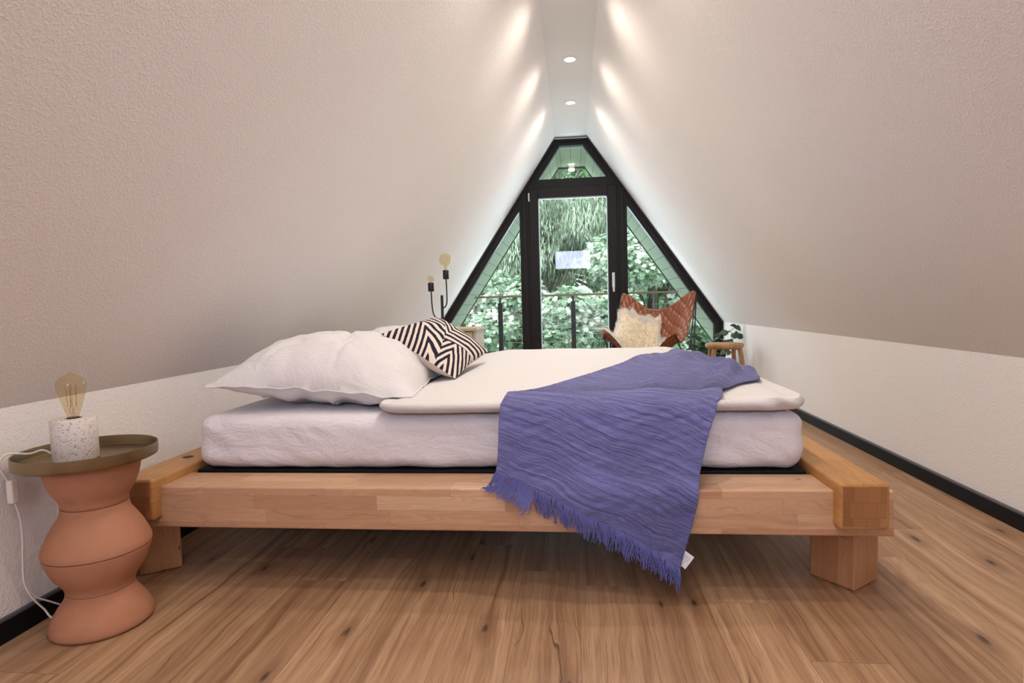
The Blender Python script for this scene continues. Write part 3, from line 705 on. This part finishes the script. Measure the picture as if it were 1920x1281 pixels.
for i in range(NS+1):
    s = i/NS; L = hemL(s)
    for j in range(NT2+1):         # hanging: j=0 hem .. NT2 duvet edge
        l = L*(1-j/NT2); y, z = front_path(s, l)
        x = side_x(z, s)
        hang = min(1, l/.2)
        fold = .010*hang*math.sin(s*9+l*6+1.0)+.006*hang*nz(s*7+l*3, l*2, 4)
        crk = .0028*nz(s*5+l*6, l*48+s*9, 1)+.002*nz(s*30, l*40, 6)
        r0 = .007*ridge(x, 2.03-l*.5)*(.35+s*.8); z += r0*max(0, 1-l/.14); rg = r0*min(1, l/.14)*max(0, 1-l/.36)
        y2 = y-.006-max(0, fold)-crk-.004*hang-rg
        if z < .345: y2 = min(y2, 1.792)
        P[i, j] = (x+.004*nz(l*8, s*3, 2)*(1 if 0 < i < NS else 1), y2, z+(.004 if z > .345 else 0)); UV[i, j] = (s*.72, 1.0-l)
    for j in range(1, NT1+1):
        tt = j/NT1; a = samp(LE, tt); b = samp(RE, tt)
        x = a.x*(1-s)+b.x*s; y = a.y*(1-s)+b.y*s
        w = 1.0
        ph = (x*.86-y*.42)*24+4*nz(x*2, y*2, 1)
        ph2 = (x*.55-y*.75)*16+2.5*nz(x*2.3+5, y*2.3, 1)
        amp = w*ip_(tt, [0, .35, .7, 1], [.007, .020, .030, .026])
        h = amp*(max(0, math.sin(ph))**1.5+.8*max(0, math.sin(ph2))**2)*(.35+s*.8)
        crk = .0022*nz(s*6, tt*70+s*6, 1)
        z = dtop(x, y)+.006+h+crk+.003
        over = max(0, x-.705); z -= over*over*14
        if tt < .10: z = z*(tt/.10)+P[i, NT2, 2]*(1-tt/.10)
        P[i, NT2+j] = (x, y, z); UV[i, NT2+j] = (s*.72, 1.0+tt*1.35)
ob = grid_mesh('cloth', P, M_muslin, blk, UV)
md = ob.modifiers.new('thick', 'SOLIDIFY'); md.thickness = .0035; md.offset = 1
# fringe
bm = bmesh.new()
for k in range(380):
    s = (k+random.random()*.8)/380; fi = s*NS; i = min(int(fi), NS-1); p = Vector(P[i, 0]).lerp(Vector(P[i+1, 0]), fi-i)
    top = p+Vector((0, -.002, .004)); ln = random.uniform(.052, .078); q = [top]
    onrail = p.z > .347
    cl2 = math.sin(s*60+random.random())*.010
    if onrail:      # lies on the top of the rail, splayed to the left and forward
        dx, dy = -.9+s*2.2, -.22-s*2.2
        for m_ in range(1, 6):
            f = m_/5; xx = top.x+dx*ln*f*.8+random.uniform(-.003, .003)+cl2*.3; yy = top.y+dy*ln*f*.7+random.uniform(-.003, .003)
            if yy > 1.795: zz = max(.347, top.z*(1-f*1.6)+.3475*f*1.6 if f < .6 else .348)
            else: zz = .348-(1.795-yy)*1.5; yy = min(yy, 1.792)
            q.append(Vector((xx, yy, zz)))
    else:
        ph = random.random()*6
        for m_ in range(1, 6):
            f = m_/5; q.append(top+Vector((cl2*f+.004*math.sin(ph+f*5), -.002+.004*math.sin(ph*2+f*4)-.002, -ln*f)))
            q[-1].y = min(q[-1].y, 1.790)
    add_tube(bm, q, [.0021, .0024, .0023, .0022, .0020, .0012], 4)
tag(bm_obj('fringe', bm, M_fringe, blk, True), kind='stuff')
# care label on the right selvedge
lb = bmesh.new(); pts = [(.296, 1.772, .182), (.345, 1.762, .148), (.318, 1.762, .110), (.276, 1.772, .146)]
va = [lb.verts.new(p) for p in pts]; vb = [lb.verts.new(Vector(p)+Vector((0, .0012, 0))) for p in pts]; lb.faces.new(va); lb.faces.new(vb[::-1])
for i in range(4): lb.faces.new((va[i], vb[i], vb[(i+1) % 4], va[(i+1) % 4]))
label = bm_obj('care_label', lb, M_tag, blk); tag(label, 'small white care label')
lp = bmesh.new(); A, B_, C_, D_ = [Vector(p) for p in pts]
for f in (.42, .52, .62, .72, .82): 
    a = A.lerp(B_, f).lerp(D_.lerp(C_, f), .18); b = A.lerp(B_, f).lerp(D_.lerp(C_, f), .80 if f != .82 else .55); add_tube(lp, [a+Vector((0, -.0008, 0)), b+Vector((0, -.0008, 0))], .0006, 4)
for f in (.25, .31):
    a = A.lerp(B_, f).lerp(D_.lerp(C_, f), .15); b = A.lerp(B_, f).lerp(D_.lerp(C_, f), .55); add_tube(lp, [a+Vector((0, -.0008, 0)), b+Vector((0, -.0008, 0))], .0014, 4)
bm_obj('label_print', lp, M_print, label)
# ---------------------------------------------------------------- terracotta side table
TC = (-1.434, 1.573, 0)
tab = empty('side_table', TC, 'hourglass terracotta side table made of stacked pots with round metal tray top', 'table')
prof = [(.0, .002), (.128, .002), (.133, .006), (.134, .014), (.130, .030), (.121, .050), (.110, .068), (.098, .085), (.0915, .096), (.0895, .103), (.0880, .113), (.0860, .1137), (.0880, .1145), (.0890, .122), (.0925, .133), (.103, .149), (.1165, .170), (.127, .193), (.1335, .214), (.1370, .226), (.1375, .2295), (.1355, .2315), (.1385, .2335), (.1392, .240), (.1375, .250), (.130, .270), (.118, .296), (.104, .320), (.0925, .338), (.0875, .352), (.0860, .366), (.0840, .3675), (.0860, .369), (.0865, .378), (.0885, .388), (.096, .400), (.1065, .418), (.115, .440), (.121, .466), (.125, .495), (.0, .495)]
lathe('terracotta_body', prof, TC, M_terra, tab, 96)
bm = bmesh.new()
for r, z in ((.0872, .1136), (.1366, .2315), (.0852, .3677)): add_lathe(bm, [(r-.004, z-.0011), (r+.0008, z-.0009), (r+.0008, z+.0009), (r-.004, z+.0011)], TC, 96)
bm_obj('joint_line', bm, M_groove, tab, True)
lathe('tray_top', [(0, .496), (.172, .496), (.1775, .499), (.1795, .505), (.1795, .532), (.1775, .533), (.1760, .530), (.1755, .508), (.174, .5035), (0, .5035)], (TC[0]-.012, TC[1], 0), M_brass, tab, 96)
# ---------------------------------------------------------------- terrazzo lamp on the tray
LC = (-1.465, 1.552, .504)
tl = empty('table_lamp', LC, 'speckled terrazzo table lamp with a bare amber bulb on the round tray', 'lamp')
lathe('terrazzo_base', [(0, 0), (.054, 0), (.057, .003), (.0575, .118), (.0545, .122), (.022, .1225), (.021, .114), (.0, .114)], LC, M_terrazzo, tl, 64)
lathe('socket', [(0, .1145), (.0205, .1145), (.0205, .119), (.016, .120), (.0155, .1245), (0, .1245)], LC, M_lampblack, tl, 32)
bz = LC[2]+.122
def bulb(name, c, prof, mat, parent, filpts):
    b = lathe(name, prof, c, mat, parent, 40)
    bm = bmesh.new()
    for f in filpts: add_tube(bm, [(c[0]+x, c[1]+y, c[2]+z) for x, y, z in f], .0006, 5)
    bm_obj('filament', bm, M_fil, b, True); return b
bulb('bulb', (LC[0], LC[1], bz), [(.0135, .0), (.0155, .010), (.0205, .026), (.0275, .050), (.0345, .076), (.0375, .093), (.0360, .107), (.029, .118), (.017, .126), (.008, .130), (.004, .134), (0, .135)], M_bulb, tl,
     [[(0, 0, .0), (0, 0, .03)], [(-.006, 0, .008), (-.010, 0, .026), (-.004, 0, .035)], [(.006, 0, .008), (.002, 0, .02), (.008, 0, .032)], [(0, 0, .03), (0, 0, .10)]]+[[(.011*math.cos(a), .011*math.sin(a), .034), (.014*math.cos(a+.3), .014*math.sin(a+.3), .098)] for a in (0, 1.26, 2.5, 3.77, 5.0)])
cp = spline([(-1.522, 1.548, .512), (-1.548, 1.530, .536), (-1.575, 1.512, .530), (-1.602, 1.470, .539), (-1.6125, 1.455, .51), (-1.612, 1.475, .462)], 6)
tube('cord', cp, .0028, M_cable, tl)
box('switch', -1.615, -1.595, 1.470, 1.492, .395, .462, M_cable, tl, .004)
cp = spline([(-1.605, 1.484, .398), (-1.608, 1.500, .34), (-1.612, 1.505, .27), (-1.610, 1.498, .20), (-1.606, 1.495, .15), (-1.600, 1.510, .10), (-1.592, 1.535, .055), (-1.570, 1.545, .02), (-1.55, 1.60, .006), (-1.54, 1.66, .006)], 6)
tube('cord', cp, .0028, M_cable, tl)
cp = spline([(-1.606, 1.495, .145), (-1.600, 1.52, .10), (-1.592, 1.552, .07), (-1.575, 1.60, .03), (-1.565, 1.66, .006)], 6)
tube('cord', cp, .0026, M_cable, tl)
# ---------------------------------------------------------------- crate night stand and two-bulb lamp beyond the bed
ns = empty('nightstand', (-.98, 4.30, 0), 'pale wooden crate nightstand behind the striped cushion', 'nightstand')
NX0, NX1, NY0, NY1, NZ = -1.18, -.700, 4.12, 4.50, .765
box('top_board', NX0-.005, NX1+.01, NY0-.01, NY1, NZ-.022, NZ, M_crate, ns, .003)
box('side_panel', NX0, NX0+.02, NY0, NY1, 0.001, NZ-.022, M_crate, ns); box('side_panel', NX1-.02, NX1, NY0, NY1, 0.001, NZ-.022, M_crate, ns)
box('back_panel', NX0+.02, NX1-.02, NY1-.015, NY1, .03, NZ-.022, M_crate, ns); box('shelf', NX0+.02, NX1-.02, NY0, NY1-.015, .36, .38, M_crate, ns)
box('drawer_front', NX0+.023, NX1-.023, NY0-.006, NY0+.012, .57, NZ-.028, M_crate, ns, .002); box('bottom_board', NX0+.02, NX1-.02, NY0, NY1-.015, .03, .05, M_crate, ns)
LX, LY = -.977, 4.30
wl = empty('table_lamp', (LX, LY, NZ), 'black metal lamp with two round bare bulbs on curved arms beside the window', 'lamp')
lathe('lamp_base', [(0, .001), (.07, .001), (.072, .006), (.068, .014), (0, .014)], (LX, LY, NZ), M_lampblack, wl, 40)
tube('stem', [(LX, LY, NZ+.012), (LX, LY, 1.010)], .0105, M_lampblack, wl, 14)
def lamp_arm(pts, sx, sz0, sz1): 
    tube('arm', spline(pts, 8), .0052, M_lampblack, wl, 10)
    lathe('bulb_socket', [(0, 0), (.020, 0), (.0225, .003), (.0225, sz1-sz0-.003), (.020, sz1-sz0), (0, sz1-sz0)], (sx, LY, sz0), M_lampblack, wl, 24)
lamp_arm([(LX, LY, .835), (LX-.040, LY, .838), (LX-.068, LY, .872), (LX-.078, LY, .95), (LX-.080, LY, 1.045)], LX-.080, 1.040, 1.106)
lamp_arm([(LX, LY, .915), (LX+.022, LY, .922), (LX+.036, LY, .955), (LX+.038, LY, 1.03), (LX+.036, LY, 1.135)], LX+.036, 1.128, 1.195)
def globe(r, neck, nz_):
    pr = [(.013, 0), (.0135, nz_*.35)]; a0 = math.asin(min(1, neck/r))
    for k in range(15): a = PI-a0-(PI-a0)*k/14; pr.append((max(0, r*math.sin(a)), nz_+r*math.cos(a0)*1.0-r*math.cos(PI-a)*0+r*math.cos(a)+0)) 
    return pr
fl = lambda s: [[(0, 0, 0), (0, 0, .03*s)], [(-.012*s, 0, .05*s), (0, 0, .03*s), (.012*s, 0, .05*s), (.006*s, .01*s, .062*s), (-.006*s, -.01*s, .058*s)]]
bulb('bulb', (LX-.080, LY, 1.104), globe(.026, .013, .008), M_bulb, wl, fl(.7))
bulb('bulb', (LX+.036, LY, 1.193), globe(.048, .016, .036), M_bulb, wl, fl(1.4))
# ---------------------------------------------------------------- butterfly chair
CH = Vector((.675, 5.42, 0)); TH = math.radians(24)
ch = empty('butterfly_chair', tuple(CH), 'tan quilted leather butterfly chair in front of the gable window', 'chair')
Rc = Matrix.Rotation(-TH, 3, 'Z')
def chs(u, v):
    q = 1-.07*(u*u*v*v)**2
    wid = (.415+.025*v)*(1-.20*(1-v*v)-.02*v*(1-v*v)); x = wid*u*q
    y = (.37*v if v > 0 else .36*v)*(1-.22*(1-u*u)*(abs(v)**1.5))*q
    z = .36+.215*v+.285*v*v+(.235-.01*v+.02*v*v)*(.5-.5*math.cos(PI*min(1, abs(u)*1.06)))**1.15
    if v > .4: z -= .03*(v-.4)*(1-u*u)
    return Vector((x, y, z))
n = 130; P = np.zeros((n+1, n+1, 3)); UV = np.zeros((n+1, n+1, 2))
def round_uv(a, b):    # rounded square domain
    m = max(abs(a), abs(b)); 
    if m < 1e-6: return a, b
    l = math.hypot(a, b)/m; k = 1-(l-1)*.30*m**3
    return a*k, b*k
for i in range(n+1):
    for j in range(n+1):
        u, v = round_uv(-1+2*i/n, -1+2*j/n); p = chs(u, v)
        du = chs(u+.01, v)-chs(u-.01, v); dv = chs(u, v+.01)-chs(u, v-.01); nn = du.cross(dv).normalized()
        a = abs(((u+v)*.5*QN) % 1-.5)*2; b = abs(((u-v)*.5*QN) % 1-.5)*2
        puff = .010*(1-a**4)*(1-b**4); edge = max(abs(u), abs(v))
        if edge > .96: puff = .005
        p = p+nn*puff; p = Rc @ p
        P[i, j] = p+CH; UV[i, j] = (u, v)
so = grid_mesh('leather_seat', P, M_leather, ch, UV)
md = so.modifiers.new('thick', 'SOLIDIFY'); md.thickness = .006; md.offset = -1
def cw(x, y, z): return Rc @ Vector((x, y, z)) + CH
ct = {k: chs(*round_uv(*k)) for k in ((1, 1), (-1, 1), (1, -1), (-1, -1))}
bm = bmesh.new()
for sx in (1, -1):
    tb, tf = ct[(sx, 1)], ct[(sx, -1)]
    gb = Vector((sx*.30, .34, .012)); gf = Vector((sx*.30, -.33, .012))
    for A, G in ((tb, gf), (tf, gb)):      # crossing uprights
        A2 = A+Vector((0, .0, -.02)); add_tube(bm, [cw(*v) for v in spline([A2, A2.lerp(G, .5)+Vector((sx*.03, 0, -.02)), G], 8)], .006, 8)
    add_tube(bm, [cw(*gb), cw(*gf)], .006, 8)
add_tube(bm, [cw(-.30, .34, .012), cw(.30, .34, .012)], .006, 8)
for sx in (1, -1): add_tube(bm, [cw(sx*.30, .34, .012), cw(*(ct[(sx, 1)]+Vector((0, .012, -.03))))], .006, 8)
bm_obj('steel_frame', bm, M_lampblack, ch, True)
# sheepskin on the chair
sk = empty('sheepskin', tuple(cw(-.03, .05, .42)), 'cream white sheepskin lying over the leather chair', 'sheepskin')
SKO = [(-.99, -.95), (-1.0, -.30), (-1.0, .25), (-.97, .58), (-.72, .70), (-.42, .80), (-.12, .90), (.08, .92), (.14, .76), (.12, .58), (.34, .42), (.48, .20), (.55, -.10), (.60, -.60), (.20, -.95), (-.40, -.98)]
SKA = sorted((math.atan2(v+.15, u+.2), math.hypot(v+.15, u+.2)) for u, v in SKO); SKA = [(SKA[-1][0]-2*PI, SKA[-1][1])]+SKA+[(SKA[0][0]+2*PI, SKA[0][1])]
def skin_pt(a, r):      # outline in chair coordinates
    a_ = math.atan2(math.sin(a), math.cos(a)); R0 = ip_(a_, [q[0] for q in SKA], [q[1] for q in SKA])
    k = r*R0*(1+.02*math.sin(17*a)+.015*math.sin(29*a+1))
    u = -.2+k*math.cos(a); v = -.15+k*math.sin(a); u = max(-.99, min(.97, u)); v = max(-.99, min(.97, v))
    p = chs(u, v); du = chs(u+.01, v)-chs(u-.01, v); dv = chs(u, v+.01)-chs(u, v-.01); return p, du.cross(dv).normalized()
na, nr_ = 96, 26; P = np.zeros((na+1, nr_+1, 3))
for i in range(na+1):
    a = 2*PI*i/na
    for j in range(nr_+1):
        r = j/nr_; p, nn = skin_pt(a, r); h = .016+.026*(1-r**6)+.006*nz(p.x*22, p.y*22, p.z*20)
        if j == nr_: h = .010
        P[i, j] = cw(*(p+nn*h))
grid_mesh('hide', P, M_fur, sk)
bm = bmesh.new(); WI = []
for k in range(9000):
    a = random.uniform(0, 2*PI); r = math.sqrt(random.random()) if k % 3 else random.uniform(.88, 1.0)
    WI += [0 if r > .80+random.uniform(-.06, .06) else 1]*3
    p, nn = skin_pt(a, r); h = .014+.024*(1-r**6); o0 = p+nn*h
    out = (skin_pt(a, min(1.0, r+.05))[0]-skin_pt(a, max(0, r-.05))[0]).normalized()
    d = (nn*random.uniform(.3, .9)+out*random.uniform(.2, 1.3)*(r**2)+Vector((random.uniform(-.4, .4), random.uniform(-.4, .4), random.uniform(-.2, .3)))).normalized()
    L_ = random.uniform(.012, .024)*(1.0+.5*r); s_ = d.orthogonal().normalized()*.0022; s2 = d.cross(s_)
    base = [bm.verts.new(cw(*(o0+q))) for q in (s_, -.5*s_+.87*s2, -.5*s_-.87*s2)]; tip = bm.verts.new(cw(*(o0+d*L_)))
    for i in range(3): bm.faces.new((base[i], base[(i+1) % 3], tip))
wo = tag(bm_obj('wool', bm, [M_furtip, M_fur], sk, True), kind='stuff')
wo.data.polygons.foreach_set('material_index', WI)
# ---------------------------------------------------------------- rustic stool and plant
SC = Vector((1.435, 5.80, 0)); sz_ = .500
st = empty('stool', tuple(SC), 'small rustic round wooden stool near the right wall', 'stool')
bm = bmesh.new(); add_lathe(bm, [(0, sz_-.048), (.155, sz_-.048), (.170, sz_-.040), (.176, sz_-.022), (.174, sz_-.006), (.168, sz_), (0, sz_)], SC, 40)
for v in bm.verts: 
    d = v.co-SC; f = 1+.05*nz(math.atan2(d.y, d.x)*1.2, 3, 1); v.co.x = SC.x+d.x*f; v.co.y = SC.y+d.y*f
bm_obj('seat', bm, M_stool, st, True)
for k, (ax, ay) in enumerate(((-.115, -.09), (.115, -.10), (.105, .10), (-.10, .10))):
    q = [SC+Vector((ax*(1+.50*f)+.004*math.sin(f*7+k), ay*(1+.5*f)+.004*math.cos(f*5+k), (sz_-.045)*(1-f)+.001)) for f in (0, .2, .4, .6, .8, 1)]
    bm = bmesh.new(); add_tube(bm, q, [.022, .021, .0215, .020, .0195, .018], 12); bm_obj('leg', bm, M_stool, st, True)
PC = Vector((1.42, 6.42, 0))
pl = empty('potted_plant', tuple(PC), 'dark-leaved trailing houseplant behind the small wooden stool', 'plant')
lathe('pot', [(0, .001), (.085, .001), (.095, .02), (.12, .22), (.125, .235), (.117, .235), (.110, .20), (0, .20)], PC, M_pot, pl, 40)
lathe('soil', [(0, .205), (.109, .205)], PC, Mat('potting_soil', (.03, .02, .015), .95).m, pl, 24)
stems = []; pos = []; nr = []; dr = []
for k in range(16):
    a = k*2.4; top = Vector((.20*math.cos(a)*random.uniform(.3, 1), .16*math.sin(a)*random.uniform(.3, 1), random.uniform(.26, .47))); 
    if k == 0: top = Vector((.21, -.26, .63))
    if k == 1: top = Vector((.22, -.28, .53))
    if k == 2: top = Vector((-.21, -.08, .48))
    if k == 3: top = Vector((-.24, -.10, .40))
    if k == 4: top = Vector((.235, -.30, .44))
    if k == 5: top = Vector((-.16, -.10, .55))
    s = spline([PC+Vector((0, 0, .20)), PC+Vector((top.x*.35, top.y*.35, top.z*.8)), PC+top], 5); stems.append(s)
    for i in range(4, len(s)):
        for _ in range(2):
            if random.random() < .85:
                pos.append(s[i]+Vector((random.uniform(-.015, .015),)*3)); nr.append((random.uniform(-.6, .6), random.uniform(-1.2, 0), random.uniform(.1, .9))); dr.append((random.uniform(-1, 1), random.uniform(-.4, .4), random.uniform(-1, .6)))
bm = bmesh.new()
for s in stems: add_tube(bm, s, .0028, 5)
bm_obj('stem', bm, M_house, pl, True)
HEART = [(0, 0, 0), (-.08, .2, .02), (.05, .38, .05), (.35, .40, .05), (.7, .24, .02), (1, 0, -.1), (.7, -.24, .02), (.35, -.40, .05), (.05, -.38, .05), (-.08, -.2, .02)]
leaves('foliage', np.array([tuple(p) for p in pos]), np.array(nr), np.array([random.uniform(.05, .085) for _ in pos]), HEART, M_house, pl, rng.random(len(pos)), np.array(dr))
